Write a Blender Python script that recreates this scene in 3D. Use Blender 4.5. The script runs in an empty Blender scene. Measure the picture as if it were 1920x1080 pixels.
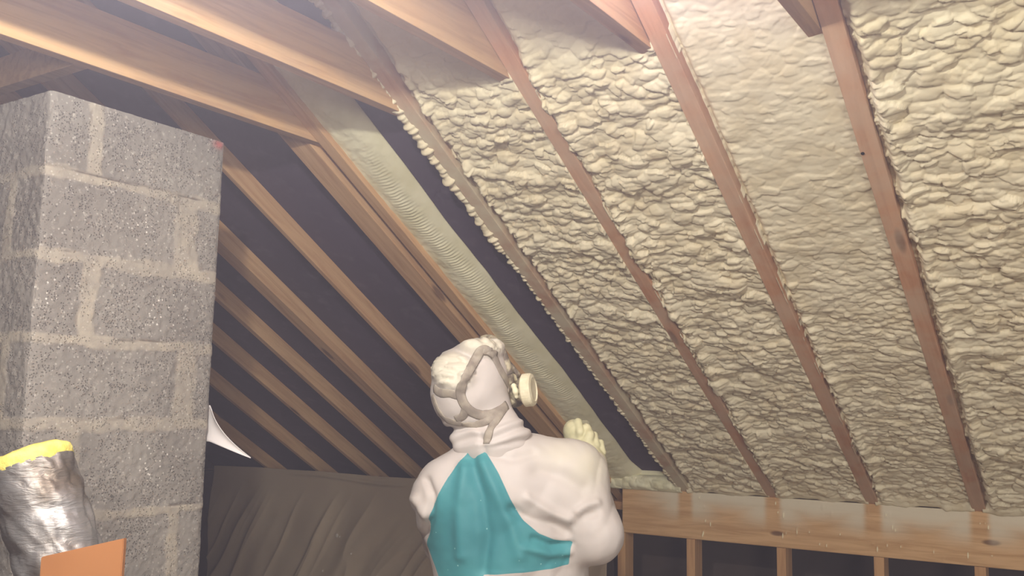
import bpy, bmesh, math, random
import numpy as np
from mathutils import Vector, Matrix
import openvdb as vdb

S = bpy.context.scene
C = S.collection
random.seed(7)

# ------------------------------------------------------------------ camera
FPX, YAW, PIT, ROL = 1763.58, 0.579275, 0.128168, -0.01851
cy, sy, cp, sp = math.cos(YAW), math.sin(YAW), math.cos(PIT), math.sin(PIT)
FWD = np.array([-sy*cp, cy*cp, sp]); RGT = np.array([cy, sy, 0.]); DWN = np.cross(FWD, RGT)
cr, sr = math.cos(ROL), math.sin(ROL)
R3 = np.array([cr*RGT+sr*DWN, -sr*RGT+cr*DWN, FWD])
cam = bpy.data.objects.new('camera', bpy.data.cameras.new('camera')); C.objects.link(cam)
cam.data.sensor_width = 36; cam.data.lens = FPX/1920*36; cam.data.clip_start = .02
M = Matrix((tuple(R3[0]), tuple(-R3[1]), tuple(-R3[2]))).transposed().to_4x4()
cam.matrix_world = M
S.camera = cam

# ------------------------------------------------------------------ world, lights, exposure
S.view_settings.view_transform = 'Standard'; S.view_settings.look = 'None'
S.view_settings.exposure = 0.17; S.view_settings.gamma = 1.0; S.view_settings.use_curve_mapping = False
w = bpy.data.worlds.new('world'); S.world = w; w.use_nodes = True
w.node_tree.nodes['Background'].inputs[0].default_value = (1.0, .97, .93, 1)
w.node_tree.nodes['Background'].inputs[1].default_value = 0.6

def light(name, kind, loc, power, color, size=.1, target=None, spot=None):
    d = bpy.data.lights.new(name, kind); d.energy = power; d.color = color
    if kind == 'AREA': d.size = size
    else: d.shadow_soft_size = size
    o = bpy.data.objects.new(name, d); C.objects.link(o); o.location = loc
    if target is not None:
        o.rotation_euler = (Vector(target)-Vector(loc)).to_track_quat('-Z', 'Y').to_euler()
    return o
light('work_lamp', 'POINT', (-.84, .45, .861), 140, (1, .95, .91), .03)
light('tie_lamp', 'POINT', (-.70, 1.60, .93), 4.2, (.70, .62, 1), .05)
light('rear_fill', 'AREA', (2.3, -1.9, .05), 98, (1, .91, .82), 1.0, (-1.9, 3.6, -.1))  # added soft fill from behind right, not a lamp of the attic

# ------------------------------------------------------------------ numbers of the frame of the attic
W, H0, TH = 4.12971, -0.358, 0.5365788
T = math.tan(TH); SN, CS = math.sin(TH), math.cos(TH)
RD = 0.071            # rafter depth
FLOOR = -1.60
EAVE_Y = 6.05
RIDGE_Y = -1.0

def zpl(y): return H0+(W-y)*T
def rp(x, s, off=0):
    """point on the underside plane of the rafters; s = distance down the slope from the wall line (negative = up)"""
    return (x, W+s*CS+off*SN, H0-s*SN+off*CS)
def pt(px, py, V):
    """world point seen at (px,py) of 1920x1080 whose horizontal distance along the worker's axis is V"""
    d = R3.T@np.array([(px-960)/FPX, (py-540)/FPX, 1.])
    return d*(V/(d@VH))
VH = np.array([-.5548, .8320, 0.]); UH = np.array([.8320, .5548, 0.])

# ------------------------------------------------------------------ noise
rng = np.random.RandomState(3)
_G = rng.rand(256, 256)
def vnoise(x, y, seed=0):
    x = x+seed*17.31; y = y+seed*9.77
    xi = np.floor(x).astype(int); yi = np.floor(y).astype(int); fx = x-xi; fy = y-yi
    fx = fx*fx*(3-2*fx); fy = fy*fy*(3-2*fy)
    g = lambda a, b: _G[a & 255, b & 255]
    return (g(xi, yi)*(1-fx)+g(xi+1, yi)*fx)*(1-fy)+(g(xi, yi+1)*(1-fx)+g(xi+1, yi+1)*fx)*fy
def fbm(x, y, n=4, seed=0):
    r = 0; a = .5
    for i in range(n):
        r = r+a*(vnoise(x, y, seed+i)-.5)*2; x = x*2.03; y = y*2.03; a *= .5
    return r
_J = rng.rand(2, 256, 256)
def worley(x, y, seed=0):
    x = x+seed*13.7; y = y+seed*5.1
    xi = np.floor(x).astype(int); yi = np.floor(y).astype(int)
    d1 = np.full(x.shape, 9.); d2 = np.full(x.shape, 9.); idc = np.zeros(x.shape)
    for i in (-1, 0, 1):
        for j in (-1, 0, 1):
            a = (xi+i) & 255; b = (yi+j) & 255
            dx = xi+i+_J[0, a, b]-x; dy = yi+j+_J[1, a, b]-y
            d = np.sqrt(dx*dx+dy*dy)
            m = d < d1
            d2 = np.where(m, d1, np.minimum(d2, d)); idc = np.where(m, _G[a, b], idc); d1 = np.where(m, d, d1)
    return d1, d2, idc
def sstep(a, b, x):
    t = np.clip((x-a)/(b-a), 0, 1); return t*t*(3-2*t)

# ------------------------------------------------------------------ mesh helpers
def tag(o, label=None, cat=None, group=None, kind=None):
    if label: o['label'] = label
    if cat: o['category'] = cat
    if group: o['group'] = group
    if kind: o['kind'] = kind
    return o
def link_mesh(name, me, mats, parent=None, smooth=False):
    o = bpy.data.objects.new(name, me); C.objects.link(o)
    for m in (mats if isinstance(mats, (list, tuple)) else [mats]): me.materials.append(m)
    if smooth: me.polygons.foreach_set('use_smooth', np.ones(len(me.polygons), bool))
    if parent is not None:
        o.parent = parent
        o.matrix_parent_inverse = parent.matrix_world.inverted()
    return o
def obj(name, bm, mats, parent=None, smooth=False):
    me = bpy.data.meshes.new(name); bm.normal_update(); bm.to_mesh(me); bm.free()
    return link_mesh(name, me, mats, parent, smooth)
def empty(name, loc):
    o = bpy.data.objects.new(name, None); C.objects.link(o); o.location = loc; o.empty_display_size = .1
    o.matrix_world = Matrix.Translation(loc)
    return o
def from_np(name, verts, faces, mats, parent=None, smooth=True, attrs=None):
    me = bpy.data.meshes.new(name)
    verts = np.asarray(verts, np.float32); faces = np.asarray(faces, np.int32)
    me.vertices.add(len(verts)); me.vertices.foreach_set('co', verts.ravel())
    n, k = faces.shape
    me.loops.add(n*k); me.loops.foreach_set('vertex_index', faces.ravel())
    me.polygons.add(n); me.polygons.foreach_set('loop_start', np.arange(0, n*k, k, dtype=np.int32))
    me.update(calc_edges=True); me.validate()
    for key, val in (attrs or {}).items():
        a = me.attributes.new(key, 'FLOAT', 'POINT'); a.data.foreach_set('value', np.asarray(val, np.float32).ravel())
    return link_mesh(name, me, mats, parent, smooth)
def gridfaces(nu, nv, flip=False):
    i = np.arange(nu-1)[:, None]*nv+np.arange(nv-1)[None, :]
    f = np.stack([i, i+nv, i+nv+1, i+1], -1).reshape(-1, 4)
    return f[:, ::-1] if flip else f
def prism(bm, poly, ax, a, b, bevel=0):
    """extrude a polygon (list of (p,q)) along axis ax between a and b"""
    def mk(p, t):
        return (t, p[0], p[1]) if ax == 0 else ((p[0], t, p[1]) if ax == 1 else (p[0], p[1], t))
    v1 = [bm.verts.new(mk(p, a)) for p in poly]; v2 = [bm.verts.new(mk(p, b)) for p in poly]
    fs = [bm.faces.new(v1), bm.faces.new(list(reversed(v2)))]
    n = len(poly)
    for i in range(n): fs.append(bm.faces.new((v1[i], v2[i], v2[(i+1) % n], v1[(i+1) % n])))
    bmesh.ops.recalc_face_normals(bm, faces=fs)
    if bevel:
        es = list({e for f in fs for e in f.edges})
        bmesh.ops.bevel(bm, geom=es, offset=bevel, segments=2, affect='EDGES', profile=.6)
    return bm
def box(bm, x0, x1, y0, y1, z0, z1, bevel=0):
    return prism(bm, [(y0, z0), (y1, z0), (y1, z1), (y0, z1)], 0, x0, x1, bevel)
def tube(bm, pts, rad, seg=12, flat=None, cap=True):
    """swept tube; rad a number or list; flat=(normals, wfac, tfac) sweeps a flattened band"""
    pts = [Vector(p) for p in pts]; rings = []; up = Vector((0, 0, 1)); prev = None
    for i, p in enumerate(pts):
        t = (pts[min(i+1, len(pts)-1)]-pts[max(i-1, 0)]).normalized()
        if flat is not None:
            nrm = Vector(flat[0][i]); nrm = (nrm-t*nrm.dot(t)).normalized()
        else:
            nrm = prev if prev is not None else (up if abs(t.z) < .9 else Vector((1, 0, 0)))
            nrm = (nrm-t*nrm.dot(t)).normalized(); prev = nrm
        b = t.cross(nrm)
        r = rad[i] if isinstance(rad, (list, tuple, np.ndarray)) else rad
        wf, tf = (flat[1], flat[2]) if flat is not None else (1, 1)
        rings.append([bm.verts.new(p+b*math.cos(a)*r*wf+nrm*math.sin(a)*r*tf) for a in [2*math.pi*k/seg for k in range(seg)]])
    for i in range(len(rings)-1):
        for k in range(seg):
            bm.faces.new((rings[i][k], rings[i][(k+1) % seg], rings[i+1][(k+1) % seg], rings[i+1][k]))
    if cap:
        bm.faces.new(list(reversed(rings[0]))); bm.faces.new(rings[-1])
    return bm
def smooth_path(ctrl, n=8):
    P = [np.array(c, float) for c in ctrl]; P = [2*P[0]-P[1]]+P+[2*P[-1]-P[-2]]; out = []
    for i in range(1, len(P)-2):
        for k in range(n):
            t = k/n
            out.append(.5*((2*P[i])+(-P[i-1]+P[i+1])*t+(2*P[i-1]-5*P[i]+4*P[i+1]-P[i+2])*t*t+(-P[i-1]+3*P[i]-3*P[i+1]+P[i+2])*t**3))
    out.append(P[-2]); return out

# ------------------------------------------------------------------ materials
def lin(c):
    return tuple(((v/255)/12.92 if v/255 <= .04045 else (((v/255)+.055)/1.055)**2.4) for v in c)+(1,)
class Mat:
    def __init__(s, name, rough=.8, metal=0, spec=.3):
        s.m = bpy.data.materials.new(name); s.m.use_nodes = True; s.t = s.m.node_tree
        s.b = s.t.nodes['Principled BSDF']; s.b.inputs['Roughness'].default_value = rough
        s.b.inputs['Metallic'].default_value = metal; s.b.inputs['Specular IOR Level'].default_value = spec
        s.co = None
    def n(s, kind, **kw):
        nd = s.t.nodes.new(kind)
        for k, v in kw.items():
            if k in nd.inputs: nd.inputs[k].default_value = v
            else: setattr(nd, k, v)
        return nd
    def l(s, a, b): s.t.links.new(a, b)
    def coord(s, scale=(1, 1, 1), kind='Object'):
        if s.co is None: s.co = s.n('ShaderNodeTexCoord')
        m = s.n('ShaderNodeMapping'); m.inputs['Scale'].default_value = scale
        s.l(s.co.outputs[kind], m.inputs['Vector']); return m.outputs[0]
    def noise(s, scale, detail=4, vec=None, rough=.55, dist=0):
        nd = s.n('ShaderNodeTexNoise', Scale=scale, Detail=detail, Roughness=rough, Distortion=dist)
        s.l(vec if vec is not None else s.coord(), nd.inputs['Vector']); return nd.outputs['Fac']
    def ramp(s, fac, stops, interp='LINEAR'):
        r = s.n('ShaderNodeValToRGB'); r.color_ramp.interpolation = interp
        e = r.color_ramp.elements
        while len(e) < len(stops): e.new(.5)
        for k, (p, c) in enumerate(stops):
            e[k].position = p; e[k].color = c if len(c) == 4 else lin(c)
        s.l(fac, r.inputs[0]); return r.outputs[0]
    def fac(s, f, a, b):
        r = s.n('ShaderNodeMapRange'); r.interpolation_type = 'SMOOTHSTEP'
        r.inputs['From Min'].default_value = a; r.inputs['From Max'].default_value = b
        s.l(f, r.inputs['Value']); return r.outputs[0]
    def mix(s, f, a, b, mode='MIX'):
        m = s.n('ShaderNodeMix', data_type='RGBA', blend_type=mode)
        for k, v in ((0, f), (6, a), (7, b)):
            if isinstance(v, (int, float)): m.inputs[k].default_value = v
            elif isinstance(v, tuple): m.inputs[k].default_value = v if len(v) == 4 else lin(v)
            else: s.l(v, m.inputs[k])
        return m.outputs[2]
    def math(s, op, a, b=None):
        m = s.n('ShaderNodeMath', operation=op)
        for k, v in ((0, a), (1, b)):
            if v is None: continue
            if isinstance(v, (int, float)): m.inputs[k].default_value = v
            else: s.l(v, m.inputs[k])
        return m.outputs[0]
    def attr(s, name):
        a = s.n('ShaderNodeAttribute'); a.attribute_name = name; return a.outputs['Fac']
    def color(s, c):
        if isinstance(c, tuple): s.b.inputs['Base Color'].default_value = c if len(c) == 4 else lin(c)
        else: s.l(c, s.b.inputs['Base Color'])
        return s
    def bump(s, h, strength=.3, dist=.005):
        b = s.n('ShaderNodeBump', Strength=strength, Distance=dist); s.l(h, b.inputs['Height'])
        s.l(b.outputs[0], s.b.inputs['Normal']); return s

def wood(name, base, dark, dust=None, dustamt=0, axis=1, seed=0, knots=True):
    m = Mat(name, .85, 0, .15)
    sc = [14, 14, 14]; sc[axis] = .9
    info = m.n('ShaderNodeObjectInfo')
    mp = m.n('ShaderNodeMapping'); mp.inputs['Scale'].default_value = sc
    co = m.n('ShaderNodeTexCoord'); add = m.n('ShaderNodeVectorMath', operation='ADD')
    m.l(co.outputs['Object'], add.inputs[0])
    rv = m.n('ShaderNodeMath', operation='MULTIPLY'); rv.inputs[1].default_value = 37.; m.l(info.outputs['Random'], rv.inputs[0])
    cx = m.n('ShaderNodeCombineXYZ')
    for k in range(3): m.l(rv.outputs[0], cx.inputs[k])
    m.l(cx.outputs[0], add.inputs[1]); m.l(add.outputs[0], mp.inputs['Vector'])
    g = m.noise(3.0, 5, mp.outputs[0], .6, .6)
    g2 = m.noise(.35, 3, mp.outputs[0], .5)
    c = m.mix(m.fac(g, .35, .7), base, dark)
    c = m.mix(m.math('MULTIPLY', m.fac(g2, .35, .75), .35), c, tuple(lin(dark)))
    if knots:
        mp2 = m.n('ShaderNodeMapping'); s2 = [9, 9, 9]; s2[axis] = 2.2; mp2.inputs['Scale'].default_value = s2
        m.l(add.outputs[0], mp2.inputs['Vector'])
        v = m.n('ShaderNodeTexVoronoi', Scale=1.0); m.l(mp2.outputs[0], v.inputs['Vector'])
        k = m.fac(v.outputs['Distance'], .15, .07)
        c = m.mix(m.math('MULTIPLY', k, .75), c, (95, 62, 42))
    if dust:
        f = m.noise(5, 4, m.coord(), .6)
        f2 = m.math('MULTIPLY', m.fac(f, .30, .62), dustamt)
        c = m.mix(f2, c, dust)
    m.color(c); m.bump(g, .25, .002)
    return m.m
M_raf = wood('rafter_wood', (206, 168, 126), (182, 140, 100))
M_raf_dark = wood('dusty_rafter_wood', (196, 146, 112), (176, 124, 90), (196, 178, 156), .5)
M_raf_dusty = wood('foam_dusted_rafter_wood', (192, 152, 124), (176, 134, 104), (204, 192, 166), .95)
M_tie = wood('collar_tie_wood', (208, 168, 120), (178, 134, 92), (184, 164, 140), .25)
M_header = wood('header_wood', (190, 148, 108), (160, 118, 80), axis=0)
M_stud = wood('stud_wood', (196, 154, 112), (168, 126, 88), axis=2)

def foam_mat(name, col, shade, rough=.62):
    m = Mat(name, rough, 0, .35)
    f = m.noise(9, 4); f2 = m.noise(160, 3)
    c = m.mix(m.fac(f, .35, .7), col, shade)
    m.color(c); m.bump(f2, .15, .0015); return m.m
M_foam = foam_mat('foam', (224, 213, 186), (213, 199, 168))
M_foam_fresh = foam_mat('fresh_foam', (224, 218, 190), (212, 205, 172), .6)

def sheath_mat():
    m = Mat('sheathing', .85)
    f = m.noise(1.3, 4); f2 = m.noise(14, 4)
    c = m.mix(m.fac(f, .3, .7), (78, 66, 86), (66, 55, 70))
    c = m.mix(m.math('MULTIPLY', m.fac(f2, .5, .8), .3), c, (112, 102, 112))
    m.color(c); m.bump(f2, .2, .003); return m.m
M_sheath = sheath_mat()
m = Mat('floor_wood', .8); m.color(m.mix(m.fac(m.noise(3), .3, .7), (150, 125, 98), (120, 98, 76))); M_floor = m.m
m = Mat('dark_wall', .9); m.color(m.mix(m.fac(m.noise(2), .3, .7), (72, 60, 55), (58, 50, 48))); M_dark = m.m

# ------------------------------------------------------------------ setting
# roof boards: near slope and the slope behind the camera
off = RD+.002
y_r = RIDGE_Y; z_r = zpl(y_r)+off/CS
bm = bmesh.new()
prism(bm, [(y_r, z_r), (EAVE_Y+.3, zpl(EAVE_Y+.3)+off/CS), (EAVE_Y+.3, zpl(EAVE_Y+.3)+off/CS+.025), (y_r, z_r+.025),
           (2*y_r-EAVE_Y, zpl(EAVE_Y)+off/CS+.025), (2*y_r-EAVE_Y, zpl(EAVE_Y)+off/CS)], 0, -5.6, 3.2)
tag(obj('ceiling', bm, M_sheath), kind='structure')
bm = bmesh.new(); box(bm, -5.6, 3.2, -8, EAVE_Y+.3, FLOOR-.05, FLOOR)
tag(obj('floor', bm, M_floor), kind='structure')
bm = bmesh.new(); prism(bm, [(-3, FLOOR), (EAVE_Y+.3, FLOOR), (EAVE_Y+.3, zpl(EAVE_Y+.3)+.1), (y_r, z_r), (-3, z_r-1.2)], 0, -5.58, -5.25)
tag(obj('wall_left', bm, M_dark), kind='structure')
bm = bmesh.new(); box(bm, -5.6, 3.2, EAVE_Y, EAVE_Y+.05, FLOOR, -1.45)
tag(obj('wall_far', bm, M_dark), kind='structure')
bm = bmesh.new(); box(bm, -5.25, 3.2, W+.40, W+.43, FLOOR, zpl(W+.43)-.002)  # added dark sheet behind the studs, stands in for shade in the openings
tag(obj('dark_backing_1', bm, M_dark), kind='structure')

# ------------------------------------------------------------------ rafters
NAIL_Y = 2.42
RAF = [  # x of left side, width, label bits
 (-.130, .047, 'rafter nearly buried in foam at the far right edge', 1),
 (-.536, .050, 'tan rafter furthest right of the clear ones, with a nail hole in it', 1),
 (-.932, .049, 'reddish rafter second from the right with clean straight sides between smooth and lumpy foam', 1),
 (-1.348, .049, 'reddish rafter third from the right with a wavy foam lip along its right side', 1),
 (-1.755, .048, 'dusty rafter with a bead of foam along its left side beside the half filled bay', 1),
 (-2.140, .045, 'narrow reddish rafter along the left edge of the fresh foam strip', 2),
 (-2.267, .090, 'wide doubled rafter just above the worker, left of the narrow gap', 2),
 (-2.646, .022, 'tan rafter that runs down behind the back of the worker\'s hood', 0),
 (-3.070, .075, 'tan rafter with a wide grey underside, third rafter left of the fresh foam', 0),
 (-3.385, .032, 'tan rafter ending just above the worker\'s left shoulder', 0),
 (-3.722, .030, 'thin tan rafter, third from the lower left over the brown sheet', 0),
 (-4.125, .030, 'thin dim rafter, second from the lower left over the brown sheet', 0),
 (-4.570, .030, 'lowest dim rafter at the left, beside the white flap', 0),
]
for x, wd, lab, kind in RAF:
    bm = bmesh.new()
    # local frame: origin at the wall line, y down the slope, z outward
    prism(bm, [(-(W-RIDGE_Y)/CS-.0, 0), (2.1, 0), (2.1, RD), (-(W-RIDGE_Y)/CS-.0, RD)], 0, 0, wd, .0025)
    nail = x == -.536
    o = obj('rafter', bm, M_raf_dusty if x == -1.755 else (M_raf_dark if kind == 1 else M_raf))
    o.location = (x, W, H0); o.rotation_euler = (-TH, 0, 0)
    tag(o, lab, 'rafter', 'rafters of the roof slope')
    if nail:
        bm = bmesh.new(); ny = (1.0*NAIL_Y-W)/CS
        bmesh.ops.create_cone(bm, cap_ends=True, segments=14, radius1=.0048, radius2=.0042, depth=.003, matrix=Matrix.Translation((.006, ny, -.0005)))
        nm = Mat('nail', .6, .6); nm.color((40, 32, 30)); nh = obj('nail_head', bm, nm.m); nh.parent = o; nh['label'] = 'dark nail head'

# ------------------------------------------------------------------ collar ties
TIES = [(-.576, .038, .866, 'short end of a collar tie at the top right'),
        (-.972, .038, .884, 'collar tie in the bright haze at the top, above the smooth foam bay'),
        (-1.388, .038, .884, 'collar tie with a broad bright side ending over the lumpy foam, third from the right'),
        (-1.795, .038, .865, 'collar tie with a long bright lower edge and a nail, running above the block chimney'),
        (-2.178, .037, .840, 'lowest and leftmost collar tie, running just over the top of the block chimney')]
def tie_poly(zb, h):
    o2 = .066
    ye = lambda z, o: W+(H0+o/CS-z)/T
    return [(-1.6, zb), (ye(zb, 0), zb), (ye(zb, o2), zb), (ye(zb+h, o2), zb+h), (-1.6, zb+h)]
for x, wd, zb, lab in TIES:
    bm = bmesh.new(); prism(bm, tie_poly(zb, .150), 0, x, x+wd, .002)
    o = obj('collar_tie', bm, M_tie); tag(o, lab, 'beam', 'collar ties across the roof')
# blocking piece along the eave direction by the chimney
bm = bmesh.new(); box(bm, -3.6, -2.180, 1.300, 1.338, .842, .93, .002)
tag(obj('blocking_board', bm, M_tie), 'short tan board running left from the lowest collar tie over the chimney', 'board')

# ------------------------------------------------------------------ header, studs, plate
def header():
    x0, x1, z0, z1 = -2.05, .6, -.570, -.361
    nu, nv = 560, 46
    X, Z = np.meshgrid(np.linspace(x0, x1, nu), np.linspace(z0, z1, nv), indexing='ij')
    # overspray: cream dust on the upper half between the rafters
    d = np.full(X.shape, 9.)
    for x, wd, *_ in RAF[:5]: d = np.minimum(d, np.abs(X-(x+wd/2)))
    up = sstep(-.47, -.385, Z+.02*fbm(X*9, Z*9, 3, 5))
    side = sstep(.018, .05, d)*sstep(.20, .06, d)
    sp_ = np.clip(np.maximum(up*sstep(.02, .045, d), side*sstep(-.52, -.42, Z)*.9), 0, 1)*sstep(-2.02, -1.75, X)
    Y = np.full(X.shape, W-.0)-.001*fbm(X*3, Z*40, 3, 8)
    # small vertical dribbles of foam
    rs = np.random.RandomState(5)
    drip = np.zeros(X.shape)
    for k in range(46):
        c = rs.choice([-1.62, -1.31, -1.29, -1.10, -.89, -.86, -.68, -.50, -.47, -.30, -.2])+rs.normal(0, .035)
        zc = rs.uniform(z0+.01, z1-.02); L = rs.uniform(.004, .016); ww = rs.uniform(.0018, .0032)
        g = np.exp(-((X-c)/ww)**2-((Z-zc)/L)**2); drip = np.maximum(drip, g)
    Y = Y-drip*.004
    n = nu*nv
    V = np.stack([X, Y, Z], -1).reshape(-1, 3)
    Vb = V.copy(); Vb[:, 1] = W+.038
    F = gridfaces(nu, nv)
    Fb = gridfaces(nu, nv, True)+n
    idx = np.arange(n).reshape(nu, nv)
    rim = np.concatenate([idx[:, 0], idx[-1, 1:], idx[-2::-1, -1], idx[0, -2:0:-1]])
    r2 = np.roll(rim, -1)
    Fs = np.stack([rim, rim+n, r2+n, r2], -1)
    a = np.concatenate([sp_.ravel(), sp_.ravel()*0]); b = np.concatenate([drip.ravel(), drip.ravel()*0])
    o = from_np('header_board', np.vstack([V, Vb]), np.vstack([F, Fb, Fs]), M_hd, smooth=False, attrs={'spray': a, 'drip': b})
    return o
def mk_hd():
    m = Mat('header_wood_dusty', .88, 0, .12)
    g = m.noise(3., 5, m.coord((1.2, 14, 16)), .6, .6)
    c = m.mix(m.fac(g, .35, .7), (204, 166, 124), (180, 140, 98))
    v = m.n('ShaderNodeTexVoronoi', Scale=1.); m.l(m.coord((3.1, 1, 9)), v.inputs['Vector'])
    c = m.mix(m.math('MULTIPLY', m.fac(v.outputs['Distance'], .13, .06), .8), c, (92, 60, 42))
    c = m.mix(m.math('MULTIPLY', m.attr('spray'), .92), c, (208, 198, 178))
    c = m.mix(m.fac(m.attr('drip'), .3, .7), c, (228, 218, 186))
    m.color(c); m.bump(g, .2, .002); return m.m
M_hd = mk_hd()
tag(header(), 'tan header board with cream overspray under the foam filled bays', 'board')
bm = bmesh.new(); box(bm, -5.2, 3.0, W+.040, W+.13, -.47, -.432, .002)
tag(obj('top_plate', bm, M_header), 'long plate lying flat behind the header board on the studs', 'board')
STUDS = [(-2.075, 'stud just right of the worker\'s elbow under the header board'),
         (-1.726, 'second stud from the left under the header board'),
         (-1.311, 'third stud from the left under the header board'),
         (-.910, 'fourth stud from the left under the header board'),
         (-.537, 'rightmost stud in view under the header board')]
for x, lab in STUDS:
    bm = bmesh.new(); box(bm, x, x+.040, W+.002, W+.09, FLOOR, -.5715, .002)
    tag(obj('wall_stud', bm, M_stud), 'tan '+lab, 'stud', 'studs of the knee wall')

# ------------------------------------------------------------------ spray foam
def lumps(x, s, seed, fine=1.0, amp=1.0):
    """cauliflower relief: domes with sharp creases, stretched along the eave"""
    wx = x+.015*fbm(x*12, s*12, 2, seed+1); ws = s+.016*fbm(x*9, s*12, 2, seed+4)
    big = fbm(x*5, s*7, 3, seed+20)
    a, a2, ia = worley(wx/.056/fine, ws/.036/fine, seed)
    b, b2, ib = worley(wx/.030/fine+.3, ws/.019/fine, seed+3)
    c, c2, ic = worley(wx/.012, ws/.0075, seed+6)
    dome = lambda d, k: np.sqrt(np.clip(1-(d*k)**2, 0, 1))
    ha = dome(a, .95)*(.45+.75*ia); hb = dome(b, .95)*(.35+.8*ib); hc = dome(c, .9)
    mixn = sstep(-.25, .25, fbm(x*6+4, s*9, 2, seed+9))
    return amp*(.0165*ha*(.5+.5*mixn)+.0105*hb*(1.1-.5*mixn)+.0012*hc+.012*big)
def foam_bay(x0, x1, seed, label, fine=1., amp=1., lipR=.0, base=.026, s0=-3.25, sooth=None, res=.0034, name='foam_fill', gut=.012):
    L = .02-s0; wd = x1-x0
    nu = int((wd+.024)/res); nv = int(L/res)
    X, Sg = np.meshgrid(np.linspace(x0-.012, x1+.010, nu), np.linspace(s0, .02, nv), indexing='ij')
    a_ = 1.36*amp*np.ones(X.shape)
    if sooth is not None: a_ = a_*sooth(X, Sg)
    a_ = a_*(.30+.70*sstep(-2.62, -2.36, Sg+.05*fbm(X*4, Sg*4, 2, seed))) if x0 < -.95 else a_
    hgt = lumps(X, Sg, seed, fine, 1)*a_
    # bead rows along both rafters
    dl = X-x0; dr = x1-X
    d1, _, i1 = worley((dl+.004*fbm(X*20, Sg*20, 2, seed))/.050+.5, Sg/.030, seed+11)
    hgt = hgt+.016*np.sqrt(np.clip(1-(d1*1.0)**2, 0, 1))*np.exp(-(np.maximum(dl-.022, 0)/.028)**2)*(.4+i1)*np.minimum(a_, 1)
    groove = gut*np.exp(-(np.maximum(dl-gut*.25, 0)/(.004+gut*.25))**2)
    hgt = hgt-groove
    hgt = hgt+.004*np.exp(-(dr/.02)**2)
    offs = base-hgt
    # lips lapping on the rafter faces
    th = fbm(Sg*9, Sg*0+seed, 3, seed+2)*.5+.5
    lapL = (.010*lipR*sstep(.45, .65, th))
    onL = (dl < 0)
    offs = np.where(onL & (-dl > lapL), .030, np.where(onL, np.minimum(offs, -.002+0*X)-.002*np.sqrt(np.clip(1+dl/np.maximum(lapL, 1e-4), 0, 1)), offs))
    offs = np.where(dr < 0, .030, offs)
    # lower end: swells over the header's top edge
    k = fbm(X*13, X*0+seed*3, 3, seed+15)
    low = sstep(-.055, .0, Sg); offs = offs*(1-low)+low*(.004-.020*np.clip(k+.35, 0, 1))
    offs = np.where(Sg > .004, offs+.05, offs)
    offs = np.clip(offs, -.022, RD-.004)
    P = np.stack([X, W+Sg*CS+offs*SN, H0-Sg*SN+offs*CS], -1).reshape(-1, 3)
    o = from_np(name, P, gridfaces(nu, nv, True), M_foam)
    # give it its thickness: close with a back sheet near the roof boards
    me = o.data
    n = nu*nv; idx = np.arange(n).reshape(nu, nv)
    rim = np.concatenate([idx[:, 0], idx[-1, 1:], idx[-2::-1, -1], idx[0, -2:0:-1]])
    Xb = P[rim]; so = Sg.ravel()[rim]; xx = np.clip(Xb[:, 0], x0+.001, x1-.001)
    Pb = np.stack([xx, W+so*CS+(RD-.002)*SN, H0-so*SN+(RD-.002)*CS], -1)
    m_ = len(rim); base_i = np.arange(m_)+n
    V = np.vstack([P, Pb]); F = [gridfaces(nu, nv, True), np.stack([rim, np.roll(rim, -1), np.roll(base_i, -1), base_i], -1)]
    C_ = (len(V)); V = np.vstack([V, Pb.mean(0)])
    bpy.data.objects.remove(o); bpy.data.meshes.remove(me)
    F.append(np.stack([base_i, np.roll(base_i, -1), np.full(m_, C_), np.full(m_, C_)], -1)[:0])
    o = from_np(name, V, np.vstack(F), M_foam)
    return tag(o, label, 'spray foam', 'foam filled rafter bays')
edge = lambda i: RAF[i][0]+RAF[i][1]
foam_bay(edge(4), RAF[3][0], 1, 'lumpy cream foam in the bay right of the half filled bay', 1.0, 1.05, .0, gut=.040)
foam_bay(edge(3), RAF[2][0], 4, 'lumpy cream foam filling the middle full bay, with a wavy lip on its left rafter', 1.05, 1.0, .8)
foam_bay(edge(2), RAF[1][0], 8, 'smoother flatter cream foam in the bay under the bright haze', .8, .8, .25,
         gut=.020, sooth=lambda X, s_: .28+.62*sstep(-2.1, -.7, s_+.35*(X+.7)))
foam_bay(edge(1), RAF[0][0], 12, 'deep rippled tan foam in the bay at the right edge', 1.05, 1.0, .0, gut=.032)
foam_bay(edge(0)-.03, .30, 16, 'foam beyond the last buried rafter at the right edge', 1., .9, .3)

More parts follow.
